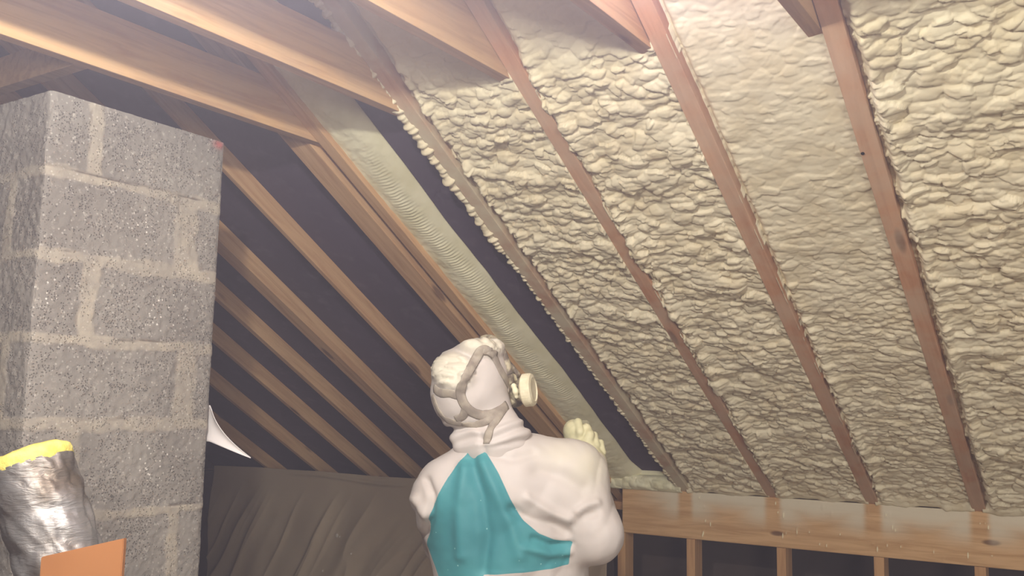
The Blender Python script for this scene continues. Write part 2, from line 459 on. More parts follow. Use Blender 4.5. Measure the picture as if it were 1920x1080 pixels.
# fresh half-width strip
def strip():
    x0 = edge(5); s0, s1 = -3.25, .0; res = .0032
    wmax = .16; nu = int(wmax/res); nv = int((s1-s0)/res)
    U, Sg = np.meshgrid(np.linspace(0, 1, nu), np.linspace(s0, s1, nv), indexing='ij')
    wd = .134+.012*fbm(Sg*3, Sg*0+3, 3, 31)-.01*sstep(-.9, 0, Sg)+.03*sstep(-.15, 0, Sg)
    X = x0-.004+(wd+.004)*U
    prof = np.clip(1-U**2.6, 0, 1)**.8
    thick = .048+.006*fbm(Sg*4, U*2, 3, 33)
    h = prof*thick
    # chevron ripples from the passes of the gun
    cx = .55+.10*np.sin(Sg*7)
    ph = Sg/.0105*6.283/1.25+14*np.abs(U-cx)**1.3+2.2*fbm(Sg*20, U*4, 2, 36)
    amt = np.exp(-((U-cx)/.17)**2)*sstep(-2.35, -1.9, Sg)*sstep(-.65, -.85, Sg)
    h = h+amt*.0030*np.sin(ph)
    h = h+(.003*fbm(X*45, Sg*45, 4, 38))*prof+.004*lumps(X, Sg, 40, .6, 1)/.02*prof*sstep(-.75, -.4, Sg)
    off_ = RD-.001-h
    off_ = np.where(U < .02, np.maximum(off_, .02), off_)
    P = np.stack([X, W+Sg*CS+off_*SN, H0-Sg*SN+off_*CS], -1).reshape(-1, 3)
    Pb = np.stack([X, W+Sg*CS+(RD+.0015)*SN, H0-Sg*SN+(RD+.0015)*CS], -1).reshape(-1, 3)
    n = nu*nv; idx = np.arange(n).reshape(nu, nv)
    rim = np.concatenate([idx[:, 0], idx[-1, 1:], idx[-2::-1, -1], idx[0, -2:0:-1]])
    F = np.vstack([gridfaces(nu, nv, True), gridfaces(nu, nv)+n, np.stack([rim, np.roll(rim, -1), np.roll(rim, -1)+n, rim+n], -1)])
    o = from_np('foam_strip', np.vstack([P, Pb]), F, M_foam_fresh)
    tag(o, 'narrow smooth strip of fresh rippled foam above the worker, beside dark bare roof board', 'spray foam')
strip()

# voxel blobs -> mesh
def sd_ell(P, c, r):
    q = P-np.array(c, np.float32); k0 = np.linalg.norm(q/np.array(r, np.float32), axis=-1); k1 = np.linalg.norm(q/np.array(r, np.float32)**2, axis=-1)
    return k0*(k0-1)/np.maximum(k1, 1e-6)
def sd_cap(P, a, b, ra, rb):
    a = np.array(a, np.float32); b = np.array(b, np.float32); ba = b-a
    t = np.clip(((P-a)@ba)/(ba@ba), 0, 1)[..., None]
    return np.linalg.norm(P-a-ba*t, axis=-1)-(ra+(rb-ra)*t[..., 0])
def smin(a, b, k):
    h = np.clip(.5+.5*(b-a)/k, 0, 1); return b*(1-h)+a*h-k*h*(1-h)
def polygonize(fn, lo, hi, vox):
    lo = np.array(lo); hi = np.array(hi); n = np.ceil((hi-lo)/vox).astype(int)
    ax = [lo[i]+np.arange(n[i])*vox for i in range(3)]
    D = np.empty(n, np.float32)
    for i in range(0, n[0], 24):
        X, Y, Z = np.meshgrid(ax[0][i:i+24], ax[1], ax[2], indexing='ij')
        D[i:i+24] = fn(np.stack([X, Y, Z], -1).astype(np.float32))
    D = np.clip(D, -4*vox, 4*vox)
    g = vdb.FloatGrid(4*vox); g.copyFromArray(D)
    pts, quads = g.convertToQuads(0.0)
    return pts*vox+lo, quads
def relax(V, F, n=2):
    for _ in range(n):
        acc = np.zeros_like(V); cnt = np.zeros(len(V))
        for k in range(4):
            a = F[:, k]; b = F[:, (k+1) % 4]
            np.add.at(acc, a, V[b]); np.add.at(cnt, a, 1); np.add.at(acc, b, V[a]); np.add.at(cnt, b, 1)
        V = V*.4+.6*acc/np.maximum(cnt, 1)[:, None]
    return V
def vnormals(V, F):
    n = np.cross(V[F[:, 2]]-V[F[:, 0]], V[F[:, 3]]-V[F[:, 1]]); N = np.zeros_like(V)
    for k in range(4): np.add.at(N, F[:, k], n)
    return N/np.maximum(np.linalg.norm(N, axis=1), 1e-9)[:, None]
def orient(V, F):
    c = V.mean(0); N = vnormals(V, F)
    vol = (N*(V-c)).sum()
    return F if vol > 0 else F[:, ::-1]
def sdf_obj(name, fn, lo, hi, vox, mats, parent=None, rel=2, post=None, label=None):
    V, F = polygonize(fn, lo, hi, vox); F = orient(V, F); V = relax(V, F, rel)
    attrs = None
    if post: V, attrs = post(V, vnormals(V, F))
    o = from_np(name, V, F, mats, parent, True, attrs)
    if label: o['label'] = label
    return o

# foam bead along the left side of the dusty rafter
def beadfn():
    rs = np.random.RandomState(9); parts = []
    s = -3.2
    while s < -.02:
        t = sstep(-1.9, -1.55, s)   # beads get thin further down
        r = rs.uniform(.009, .021)*(1-.40*t)
        x = RAF[4][0]-.004-.010*(1-t)+rs.normal(0, .0025)
        parts.append((rp(x, s, .010+.006*rs.rand()), r*rs.uniform(.9, 1.25), r*1.15))
        s += r*.78
    return parts
parts = beadfn()
def bead_mesh():
    bm = bmesh.new(); rs = np.random.RandomState(2)
    for c, r, r2 in parts:
        mt = Matrix.Translation(c) @ Matrix.Rotation(-TH+rs.normal(0, .3), 4, 'X') @ Matrix.Diagonal((r*1.15, r2*.55, r*1.3, 1))
        bmesh.ops.create_icosphere(bm, subdivisions=3, radius=1, matrix=mt)
    # thin backing film up to the roof board
    V = []
    for s in np.linspace(-3.25, -.0, 400):
        xx = RAF[4][0]-.006-.006*math.sin(s*40)*.5
        V.append([bm.verts.new(rp(xx, s, .012)), bm.verts.new(rp(xx-.004, s, RD+.001)), bm.verts.new(rp(RAF[4][0]-.0005, s, RD+.001)), bm.verts.new(rp(RAF[4][0]-.0005, s, .004))])
    for a, b in zip(V, V[1:]):
        for k in range(4): bm.faces.new((a[k], b[k], b[(k+1) % 4], a[(k+1) % 4]))
    me = bpy.data.meshes.new('foam_bead'); bm.normal_update(); bm.to_mesh(me); bm.free()
    o = link_mesh('foam_bead', me, M_foam, None, True)
    md = o.modifiers.new('r', 'REMESH'); md.mode = 'VOXEL'; md.voxel_size = .0035; md.use_smooth_shade = True
    return o
tag(bead_mesh(), 'knobbly bead of foam along the left side of the dusty rafter', 'spray foam')

# foam covered block on the plate at the foot of the half filled bay
def plate_foam():
    x0, x1 = edge(5)-.01, RAF[4][0]+.012; bm = bmesh.new()
    X0 = np.linspace(x0, x1, 90); A = np.linspace(0, 1, 34)
    Xg, Ag = np.meshgrid(X0, A, indexing='ij')
    # profile from the back top, over the crest, down to the header top
    prof = np.array([[.05, .098], [.028, .100], [.010, .094], [.004, .078], [.006, .066], [-.004, .056], [-.012, .036], [-.008, .010], [.004, -.004], [.05, -.004]])
    tt = np.linspace(0, 1, len(prof)); py = np.interp(Ag, tt, prof[:, 0]); pz = np.interp(Ag, tt, prof[:, 1])
    l = lumps(Xg, Ag*.2, 51, .8, 1)*sstep(.45, .6, Ag)
    P = np.stack([Xg, W+py-l, -.361+pz+.2*l+.003*fbm(Xg*20, Ag, 2, 5)], -1).reshape(-1, 3)
    o = from_np('foam_ledge', P, gridfaces(90, 34, False), M_foam_fresh)
    md = o.modifiers.new('t', 'SOLIDIFY'); md.thickness = .004; md.offset = -1
    tag(o, 'ledge of foam on the header at the foot of the dark bare bay', 'spray foam')
plate_foam()

# ------------------------------------------------------------------ chimney
def chim_mat():
    m = Mat('concrete_block', .92, 0, .15)
    mo = m.attr('mortar'); a = m.noise(3.5, 5); b = m.noise(60, 4, None, .7); c3 = m.noise(170, 2)
    c = m.mix(m.fac(a, .3, .7), (138, 133, 127), (121, 116, 111))
    c = m.mix(m.math('MULTIPLY', m.fac(b, .55, .72), .55), c, (182, 176, 168))
    v = m.n('ShaderNodeTexVoronoi', Scale=170.); m.l(m.coord(), v.inputs['Vector'])
    pit = m.math('MULTIPLY', m.fac(v.outputs['Distance'], .36, .20), m.fac(m.noise(22, 5, None, .7), .46, .56))
    c = m.mix(m.math('MULTIPLY', pit, .42), c, (92, 86, 82))
    mc = m.mix(m.fac(m.noise(26, 4), .35, .65), (170, 161, 147), (155, 147, 136))
    c = m.mix(m.math('MULTIPLY', mo, .95), c, mc)
    v2 = m.n('ShaderNodeTexVoronoi', Scale=75.); m.l(m.coord(), v2.inputs['Vector'])
    sp2 = m.math('MULTIPLY', m.fac(v2.outputs['Distance'], .25, .12), m.attr('splash'))
    c = m.mix(sp2, c, (214, 208, 202))
    c = m.mix(m.attr('joint'), c, (98, 90, 84))
    c = m.mix(m.math('MULTIPLY', m.attr('red'), .8), c, (176, 84, 80))
    m.color(c)
    hb = m.math('SUBTRACT', m.math('MULTIPLY', b, .5), pit)
    m.bump(hb, .9, .004); return m.m
M_chim = chim_mat()
CX, CY0, CY1, CZ = -2.160, 1.237, 1.765, .752
COURSE = [.752, .556, .352, .150, -.057, -.282, -.487, -.69, -.893, -1.1, -1.3, -1.5, -1.7]
def chim_face(u0, u1, joints, seed, place, res=.0045):
    """joints: per course list of (u, half width of the smear)"""
    z0 = FLOOR
    nu = int((u1-u0)/res)+1; nz = int((CZ-z0)/res)+1
    U, Z = np.meshgrid(np.linspace(u0, u1, nu), np.linspace(z0, CZ, nz), indexing='ij')
    mort = np.zeros(U.shape); jn = np.zeros(U.shape)
    wob = .006*fbm(U*14, Z*14, 3, seed)
    for k, zc in enumerate(COURSE[1:-1]):
        d = Z-zc-wob
        wdt = .017*(1+.9*fbm(U*7, Z*0+k, 3, seed+k))
        mort = np.maximum(mort, np.exp(-(d/np.maximum(wdt, .005))**4))
        jn = np.maximum(jn, np.exp(-((d-.012)/.0022)**2)*sstep(.02, .25, fbm(U*6+k*3, Z*0, 3, seed+40+k)))
    for k in range(len(COURSE)-1):
        inside = sstep(-.004, .004, COURSE[k]-Z)*sstep(-.004, .004, Z-COURSE[k+1])
        for (u, hw) in joints[k % len(joints)] if k < len(joints) else joints[k % 2]:
            d = U-u-.010*fbm(Z*11, U*3, 3, seed+70+k)
            mort = np.maximum(mort, inside*np.exp(-(np.abs(d)/hw)**4))
            jn = np.maximum(jn, inside*.7*np.exp(-((d+hw*.8)/.002)**2)*sstep(.15, .35, fbm(Z*9+k, U*0, 3, seed+90)))
    mort = np.clip(sstep(.25, .75, mort+.55*fbm(U*24, Z*24, 4, seed+8))*(.8+.5*fbm(U*9, Z*9, 3, seed+18)), 0, 1)
    gr = fbm(U*90, Z*90, 3, seed+5)
    h = .0040*gr*(1-.6*mort)+.004*fbm(U*9, Z*9, 3, seed+6)+.002*mort-.005*jn
    # pull edges in irregularly
    P = place(U, Z, h)
    return P.reshape(-1, 3), nu, nz, U, Z, mort, jn
def chimney():
    jf = [[(1.365, .022)], [(1.655, .040)], [(1.375, .026)], [(1.675, .040)], [(1.345, .034)], [(1.67, .020)], [(1.40, .02)], [(1.66, .02)]]
    jl = [[(-2.42, .02)], [(-2.30, .02)], [(-2.45, .02)], [(-2.27, .02)], [(-2.42, .02)], [(-2.3, .02)], [(-2.42, .02)], [(-2.3, .02)]]
    er = lambda z, s: .006*fbm(z*26, z*0+s, 4, 60+int(s))
    V, F, A = [], [], {'mortar': [], 'joint': [], 'splash': [], 'red': []}
    n0 = 0
    def add(P, nu, nz, mort, jn, spl, red, flip):
        nonlocal n0
        V.append(P); F.append(gridfaces(nu, nz, flip)+n0); n0 += nu*nz
        for k, v in (('mortar', mort), ('joint', jn), ('splash', spl), ('red', red)): A[k].append(v.ravel())
    def placeF(U, Z, h):
        t = (U-CY0)/(CY1-CY0)
        y = CY0+er(Z, 1)*(1-t)+(CY1-CY0)*t+er(Z, 2)*t
        rnd = .006*(np.exp(-t/.012)+np.exp(-(1-t)/.012))
        return np.stack([CX+h-rnd, y, Z], -1)
    P, nu, nz, U, Z, mo, jn = chim_face(CY0, CY1, jf, 100, placeF)
    spl = np.zeros(U.shape)
    for (u, z, r) in ((1.60, .25, .07), (1.60, -.16, .07), (1.52, .46, .05), (1.46, .62, .04), (1.26, .26, .05), (1.58, .22, .04)):
        spl = np.maximum(spl, np.exp(-(((U-u)**2+(Z-z)**2)/r**2)))
    spl = np.maximum(spl, .28)
    red = np.exp(-((U-1.745)/.02)**2-((Z-.742)/.012)**2)
    add(P, nu, nz, mo, jn, np.clip(spl*1.2, 0, 1), red, False)
    x0 = -2.60
    def placeL(U, Z, h):
        t = (U-x0)/(CX-x0)
        rnd = .006*np.exp(-(1-t)/.012)
        e = er(Z, 1)*np.exp(-(1-t)/.02)
        return np.stack([U-.004*(t > .999), CY0-h+rnd+e, Z], -1)
    P, nu, nz, U, Z, mo, jn = chim_face(x0, CX-.004, jl, 130, placeL)
    add(P, nu, nz, mo, jn, U*0+.2, U*0, False)
    # back, far side and top
    def plain(P4, nu=2, nz=2):
        nonlocal n0
        V.append(np.array(P4)); F.append(np.array([[0, 1, 2, 3]])+n0); n0 += 4
        for k in A: A[k].append(np.zeros(4))
    zt = CZ-.001
    plain([(CX-.004, CY1-.002, FLOOR), (x0, CY1-.002, FLOOR), (x0, CY1-.002, zt), (CX-.004, CY1-.002, zt)])
    plain([(x0, CY1, FLOOR), (x0, CY0, FLOOR), (x0, CY0, zt), (x0, CY1, zt)])
    plain([(x0, CY0, zt), (CX-.004, CY0, zt), (CX-.004, CY1, zt), (x0, CY1, zt)])
    o = from_np('chimney', np.vstack(V), np.vstack(F), M_chim, smooth=True, attrs={k: np.concatenate(v) for k, v in A.items()})
    tag(o, 'grey concrete block chimney with smeared mortar joints at the left', 'chimney')
chimney()

# white flap behind the chimney
def flap():
    nu, nv = 30, 16
    U, Vv = np.meshgrid(np.linspace(0, 1, nu), np.linspace(0, 1, nv), indexing='ij')
    xt = CX-.10+(.10+.125)*U
    # upper and lower edge curves taper to the tip
    k = np.clip((U-.40)/.6, 0, 1)
    zup = -.005-.022*np.clip(k, 0, 1)-.118*k**.62
    zlo = -.125-.020*k
    zlo = -.105-.042*k**1.2
    Z = zlo+(zup-zlo)*Vv
    Y = CY1+.012+.05*Vv*(1-k)*0+.035*k**2+.012*np.sin(Vv*3.1)*(1-k)
    P = np.stack([xt, Y, Z], -1).reshape(-1, 3)
    m = Mat('white_wrap', .5); m.color((228, 222, 222))
    o = from_np('wrap_flap', P, gridfaces(nu, nv), m.m)
    md = o.modifiers.new('t', 'SOLIDIFY'); md.thickness = .0015
    tag(o, 'curled white pointed flap of sheeting sticking out behind the chimney', 'plastic sheet')
flap()

# ------------------------------------------------------------------ brown sheet over the knee wall
def tarp():
    x0, x1 = -4.94, -2.10
    nu, nv = 520, 240
    U, Vv = np.meshgrid(np.linspace(x0, x1, nu), np.linspace(0, 1, nv), indexing='ij')
    top = -.392+.010*np.sin((U+4.9)*2.1)+.006*fbm(U*3, U*0, 3, 3)+.012*sstep(-3.6, -3.2, U)
    Z = top+(FLOOR+.01-top)*Vv
    dep = top-Z
    # slanting folds: constant along a line leaning to the lower left
    a = U+.62*dep+.10*fbm(U*1.5, Z*1.5, 2, 5)
    r = 1-np.abs(2*vnoise(a*5.5, dep*.5, 77)-1); r2 = 1-np.abs(2*vnoise(a*12, dep*.9+3, 79)-1)
    h = (.040*r**2+.014*r2**2)*sstep(.05, .40, dep)+.010*fbm(U*3, Z*3, 3, 9)*sstep(0, .2, dep)
    h = h+.012*np.exp(-((dep-.03-.01*np.sin(U*5))/.010)**2)*sstep(-4.4, -4.0, U)*sstep(-3.2, -3.5, U)
    P = np.stack([U, W-.028-h, Z], -1).reshape(-1, 3)
    spk = np.zeros(U.shape)
    for (x, z, rr) in ((-3.84, -.735, .012), (-3.815, -.74, .006), (-3.70, -.82, .006), (-3.93, -.94, .007), (-3.53, -.94, .006), (-3.50, -.92, .005)):
        spk = np.maximum(spk, np.exp(-(((U-x)**2+(Z-z)**2)/rr**2)))
    P = P.reshape(nu, nv, 3); P[..., 1] -= spk*.005; P = P.reshape(-1, 3)
    m = Mat('brown_sheet', .55, 0, .3)
    c = m.mix(m.fac(m.noise(1.6, 3), .3, .7), (184, 166, 144), (168, 150, 130))
    c = m.mix(m.fac(m.attr('fleck'), .35, .6), c, (215, 205, 195)); m.color(c)
    o = from_np('plastic_sheet', P, gridfaces(nu, nv, True), m.m, attrs={'fleck': spk})
    md = o.modifiers.new('t', 'SOLIDIFY'); md.thickness = .002; md.offset = 1
    tag(o, 'brown plastic sheet with slanting folds hung over the low wall behind the worker', 'plastic sheet')
tarp()
bm = bmesh.new(); box(bm, -5.15, -4.955, W-.02, W+.02, FLOOR, -.43, .003)  # dark upright strip at the left end of the sheet
mm = Mat('dark_strip', .85); mm.color((70, 56, 50))
tag(obj('corner_strip', bm, mm.m), 'dark upright strip between the chimney and the brown sheet', 'board')
# low wall studs hidden by the sheet carry it
bm = bmesh.new(); box(bm, -4.94, -2.10, W+.0, W+.018, FLOOR, -.435)
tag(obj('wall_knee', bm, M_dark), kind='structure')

# ------------------------------------------------------------------ foil duct
def duct():
    root = empty('insulated_duct', (-1.50, 1.30, FLOOR))
    path = smooth_path([(-1.45, 1.14, FLOOR+.08), (-1.45, 1.14, -1.2), (-1.50, 1.12, -.85), (-1.575, 1.06, -.50), (-1.64, 1.03, -.30), (-1.712, 1.00, -.122)], 26)
    path = [np.array(p) for p in path]; n = len(path); seg = 120; R_ = .073
    V = []
    rs = np.random.RandomState(4)
    L = 0
    prev = None
    for i, p in enumerate(path):
        t = path[min(i+1, n-1)]-path[max(i-1, 0)]; t /= np.linalg.norm(t)
        nr = np.array([0, 0, 1.]) if prev is None else prev
        nr = np.array([1., 0, 0]) if prev is None else prev
        nr = nr-t*(nr@t); nr /= np.linalg.norm(nr); prev = nr; b = np.cross(t, nr)
        if i: L += np.linalg.norm(path[i]-path[i-1])
        a = np.arange(seg)/seg*2*math.pi
        ax, ay = np.cos(a), np.sin(a)
        q = L*46+2.0*fbm(ax*1.6+3, ay*1.6+L*5, 3, 8)
        r = R_+.0050*(np.abs(np.sin(q+.9*ax))-.5)+.006*(1-np.abs(fbm(ax*3+L*22, ay*3+L*9, 4, 12))*2.)*.8-.003
        V.append(p+np.outer(ax*r, nr)+np.outer(ay*r, b))
    V = np.array(V).reshape(-1, 3)
    i = np.arange(n-1)[:, None]*seg; k = np.arange(seg)[None, :]; k2 = (k+1) % seg
    F = np.stack([i+k, i+k2, i+seg+k2, i+seg+k], -1).reshape(-1, 4)
    m = Mat('foil', .5, .8, .5)
    f = m.noise(1.0, 5, m.coord((22, 22, 95)), .6, 1.2)
    m.color(m.mix(m.fac(m.noise(9), .4, .7), (160, 157, 156), (122, 112, 102)))
    m.bump(f, .6, .004)
    sk = from_np('foil_jacket', V, F, m.m, root, False)
    # yellow insulation rim at the open end
    e = path[-1]; t = path[-1]-path[-4]; t /= np.linalg.norm(t); prevn = prev
    b = np.cross(t, prevn)
    my = Mat('yellow_wool', .95); my.color(my.mix(my.fac(my.noise(40), .3, .7), (222, 208, 120), (206, 188, 92))); my.bump(my.noise(120), .6, .004)
    V = []; ns = 80
    prof = [(.070, -.012), (.0745, -.002), (.0755, .010), (.073, .020), (.064, .026), (.055, .022), (.052, .008), (.050, -.05)]
    for (r, h) in prof:
        a = np.arange(ns)/ns*2*math.pi
        rr = r+.0035*fbm(np.cos(a)*3+h*30, np.sin(a)*3, 3, 3); hh = h+.005*fbm(np.cos(a)*2+5, np.sin(a)*2+r*40, 3, 6)
        V.append(e+np.outer(np.cos(a)*rr, prevn)+np.outer(np.sin(a)*rr, b)+np.outer(hh, t))
    V = np.array(V).reshape(-1, 3)
    i = np.arange(len(prof)-1)[:, None]*ns; k = np.arange(ns)[None, :]; k2 = (k+1) % ns
    F = np.stack([i+k, i+k2, i+ns+k2, i+ns+k], -1).reshape(-1, 4)
    o = from_np('insulation_rim', V, F, my.m, root, True); o['label'] = 'yellow glass wool rim at the open end'
    bm = bmesh.new(); c = [e-t*.30, e-t*.15, e-t*.012]
    tube(bm, [tuple(x) for x in c], .0505, 40, cap=False)
    ml = Mat('liner', .5); ml.color((150, 146, 140)); obj('inner_liner', bm, ml.m, root, True)
    tag(root, 'silver foil jacketed flexible duct with a yellow wool rim standing before the chimney', 'duct')
duct()

# orange board in the lower left corner
def board():
    a = np.array([-1.516, .915, -.256]); b = np.array([-1.400, .986, -.223])
    ux = b-a; ux[2] = 0; L = np.linalg.norm(ux); ux /= L; nrm = np.array([ux[1], -ux[0], 0])
    tz = (b-a)[2]
    th = -nrm*.012
    P = [a, b, b*[1, 1, 0]+[0, 0, FLOOR], a*[1, 1, 0]+[0, 0, FLOOR]]
    bm = bmesh.new()
    f = [bm.verts.new(p) for p in P]; g = [bm.verts.new(p+th) for p in P]
    bm.faces.new(f); bm.faces.new(list(reversed(g)))
    for i in range(4): bm.faces.new((f[i], g[i], g[(i+1) % 4], f[(i+1) % 4]))
    bmesh.ops.recalc_face_normals(bm, faces=bm.faces)
    bmesh.ops.bevel(bm, geom=list(bm.edges), offset=.0012, segments=2, affect='EDGES')
    m = Mat('orange_board', .6)
    c = m.mix(m.fac(m.noise(5), .3, .7), (160, 108, 66), (150, 99, 58))
    v = m.n('ShaderNodeTexVoronoi', Scale=22.); m.l(m.coord(), v.inputs['Vector'])
    c = m.mix(m.fac(v.outputs['Distance'], .06, .035), c, (110, 66, 40)); m.color(c)
    tag(obj('leaning_board', bm, m.m), 'flat orange board with a slanted top edge in front of the foil duct', 'board')
board()

# ------------------------------------------------------------------ worker
def loc3(px, py, V): return tuple(pt(px, py, V))
HIP = pt(962, 766, 2.5); HIP[2] = 0
def U_(u, v, z): return tuple(UH*u+VH*v+np.array([0, 0, z]))
u0 = float(HIP@UH)
person = empty('person', (float(HIP[0]), float(HIP[1]), FLOOR))
tag(person, 'person in white hooded coveralls with a teal back panel and foam crusted respirator, spraying overhead', 'person')

def suit(mt, P):
    """mt = how much smaller than the garment"""
    e = lambda a, c, r, k=.05: smin(a, sd_ell(P, c, [x-mt for x in r]), k)
    cp_ = lambda a, p, q, r1, r2, k=.04: smin(a, sd_cap(P, p, q, r1-mt, r2-mt), k)
    # work in the wearer's axes
    d = sd_ell(P, loc3(950, 975, 2.52), [.205-mt, .150-mt, .235-mt])
    d = e(d, loc3(965, 1120, 2.53), [.195, .150, .25], .06)
    d = cp_(d, loc3(858, 915, 2.50), loc3(1070, 890, 2.50), .082, .092, .06)
    d = cp_(d, loc3(918, 838, 2.49), loc3(935, 900, 2.50), .070, .10, .05)
    # left arm, reaching forward
    sl = d
    d = cp_(d, loc3(832, 932, 2.50), loc3(845, 1015, 2.66), .086, .066, .035)
    d = cp_(d, loc3(845, 1015, 2.66), loc3(975, 905, 2.90), .062, .042, .02)
    # right arm raised, elbow low
    d = cp_(d, loc3(1072, 905, 2.50), loc3(1113, 1000, 2.45), .092, .076, .045)
    d = cp_(d, loc3(1113, 1000, 2.45), loc3(1108, 872, 2.72), .072, .046, .015)
    # legs
    for sgn in (-1, 1):
        hp = U_(u0+sgn*.095, 2.53, -.78); kn = U_(u0+sgn*.12, 2.50, -1.15); an = U_(u0+sgn*.13, 2.56, -1.50)
        d = cp_(d, hp, kn, .125, .095, .04); d = cp_(d, kn, an, .095, .078, .03)
    return d
# rotate sample space so ellipsoids follow the wearer's axes
RW = np.stack([UH, VH, np.array([0, 0, 1.])])  # world -> wearer
_l3, _U = loc3, U_
def loc3(px, py, V): return tuple(RW@np.array(_l3(px, py, V)))
def U_(u, v, z): return (u, v, z)
def to_world(V): return V@RW

# folds drawn as creases/ridges on the back: (points in px/py, width, height)
FOLDS = [([(1062, 1000), (1040, 985), (1000, 975), (960, 955)], .013, -.010),
         ([(1068, 975), (1030, 960), (990, 935)], .014, .009),
         ([(1075, 985), (1095, 965), (1115, 960)], .012, -.005),
         ([(1085, 960), (1100, 948), (1118, 942)], .012, .008),
         ([(1000, 1010), (1030, 1022), (1068, 1020)], .008, -.007),
         ([(985, 1028), (1030, 1040), (1066, 1038)], .010, .006),
         ([(885, 860), (905, 930), (915, 1000), (905, 1070)], .016, -.007),
         ([(870, 880), (862, 950), (868, 1040)], .018, .007),
         ([(905, 870), (935, 930), (955, 980), (975, 1040)], .018, .006),
         ([(800, 900), (812, 930), (808, 975), (800, 1000)], .010, -.009),
         ([(778, 935), (790, 955), (800, 965)], .012, .007),
         ([(1010, 880), (1050, 890), (1090, 915)], .022, -.007),
         ([(920, 850), (960, 862), (1000, 850)], .012, -.005)]
def densify(pts, n=14):
    out = []
    for (a, b) in zip(pts, pts[1:]):
        for k in range(n): out.append((a[0]+(b[0]-a[0])*k/n, a[1]+(b[1]-a[1])*k/n))
    out.append(pts[-1]); return out
TEAL = [(889, 815), (902, 815), (908, 842), (935, 888), (958, 938), (982, 976), (1010, 1000), (1040, 1012), (1070, 1018),
        (1068, 1059), (1035, 1067), (1000, 1072), (960, 1075), (905, 1079), (900, 1150), (838, 1150), (834, 1095), (822, 1060), (806, 1020), (803, 975), (812, 945), (838, 900), (862, 866), (882, 842)]
def poly_sd(px, py, poly):
    d = np.full(px.shape, 1e9); s = np.ones(px.shape); n = len(poly)
    for i in range(n):
        ax, ay = poly[i]; bx, by = poly[i-1]
        ex, ey = bx-ax, by-ay; wx, wy = px-ax, py-ay
        t = np.clip((wx*ex+wy*ey)/(ex*ex+ey*ey), 0, 1)
        d = np.minimum(d, (wx-ex*t)**2+(wy-ey*t)**2)
        c1 = py >= ay; c2 = py < by; c3 = ex*wy > ey*wx
        s = np.where((c1 & c2 & c3) | (~c1 & ~c2 & ~c3), -s, s)
    return s*np.sqrt(d)
def to_px(Vw):
    c = Vw@R3.T; return 960+FPX*c[:, 0]/c[:, 2], 540+FPX*c[:, 1]/c[:, 2]
def suit_post(V, N):
    Vw = to_world(V); px, py = to_px(Vw)
    back = sstep(.15, -.25, N[:, 1])
    h = np.zeros(len(V))
    for pts, wd, amp in FOLDS:
        dd = np.full(len(V), 1e9)
        D = densify(pts)
        for k, (x, y) in enumerate(D):
            dd = np.minimum(dd, (px-x)**2+(py-y)**2)
        dist = np.sqrt(dd)*.00142
        h += 1.6*amp*np.exp(-(dist/wd)**2)*back
    h += .007*fbm(V[:, 0]*7+V[:, 1]*5, V[:, 2]*6, 3, 44)+.0035*fbm(V[:, 0]*22+V[:, 1]*14, V[:, 2]*16, 3, 47)
    q_ = V[:, 0]*9-V[:, 2]*5+.9*fbm(V[:, 0]*4, V[:, 2]*4, 2, 91)
    h += .012*(np.abs(2*vnoise(q_, V[:, 2]*3+V[:, 0]*2, 93)-1)**.7-.4)*sstep(-.05, -.14, V[:, 2])
    # gathered rings at elbows and down the sleeves
    sd = poly_sd(px, py, TEAL)*.00142
    sd = np.where((N[:, 1] < .25) & (V[:, 1] < 2.60), sd, .2)
    h += .0022*np.exp(-(sd/.004)**2)*(sd > -.02)
    V2 = V+N*h[:, None]
    foam_ = np.exp(-(((px-1110)/45)**2+((py-870)/45)**2))*sstep(-.6, .3, N[:, 2]+.3)
    foam_ = np.maximum(foam_, .75*np.exp(-(((px-1060)/50)**2+((py-850)/28)**2)))
    return to_world(V2), {'teal': sd, 'spray': foam_}
def suit_mat():
    m = Mat('white_suit', .55, 0, .3)
    f = m.noise(4, 3)
    c = m.mix(m.fac(f, .35, .7), (197, 189, 184), (187, 178, 172))
    c = m.mix(m.math('MULTIPLY', m.attr('spray'), .6), c, (210, 204, 180))
    t = m.fac(m.attr('teal'), .0008, -.0008)
    tc = m.mix(m.fac(m.noise(5), .35, .7), (70, 142, 148), (60, 128, 136))
    tt = m.n('ShaderNodeTexVoronoi', Scale=30.); m.l(m.coord(), tt.inputs['Vector'])
    tc = m.mix(m.math('MULTIPLY', m.fac(tt.outputs['Distance'], .07, .05), .7), tc, (160, 205, 205))
    c = m.mix(t, c, tc); m.color(c)
    m.bump(m.noise(45, 3), .12, .003)
    return m.m
M_suit = suit_mat()
lo = RW@np.array(to_world(np.array([u0-.42, 2.15, 0]))); 
lo = (u0-.36, 2.18, FLOOR+.07); hi = (u0+.36, 3.02, .02)
sdf_obj('coverall', lambda P: suit(0., P), lo, hi, .0065, M_suit, person, 3, suit_post, 'white coverall with teal back panel')

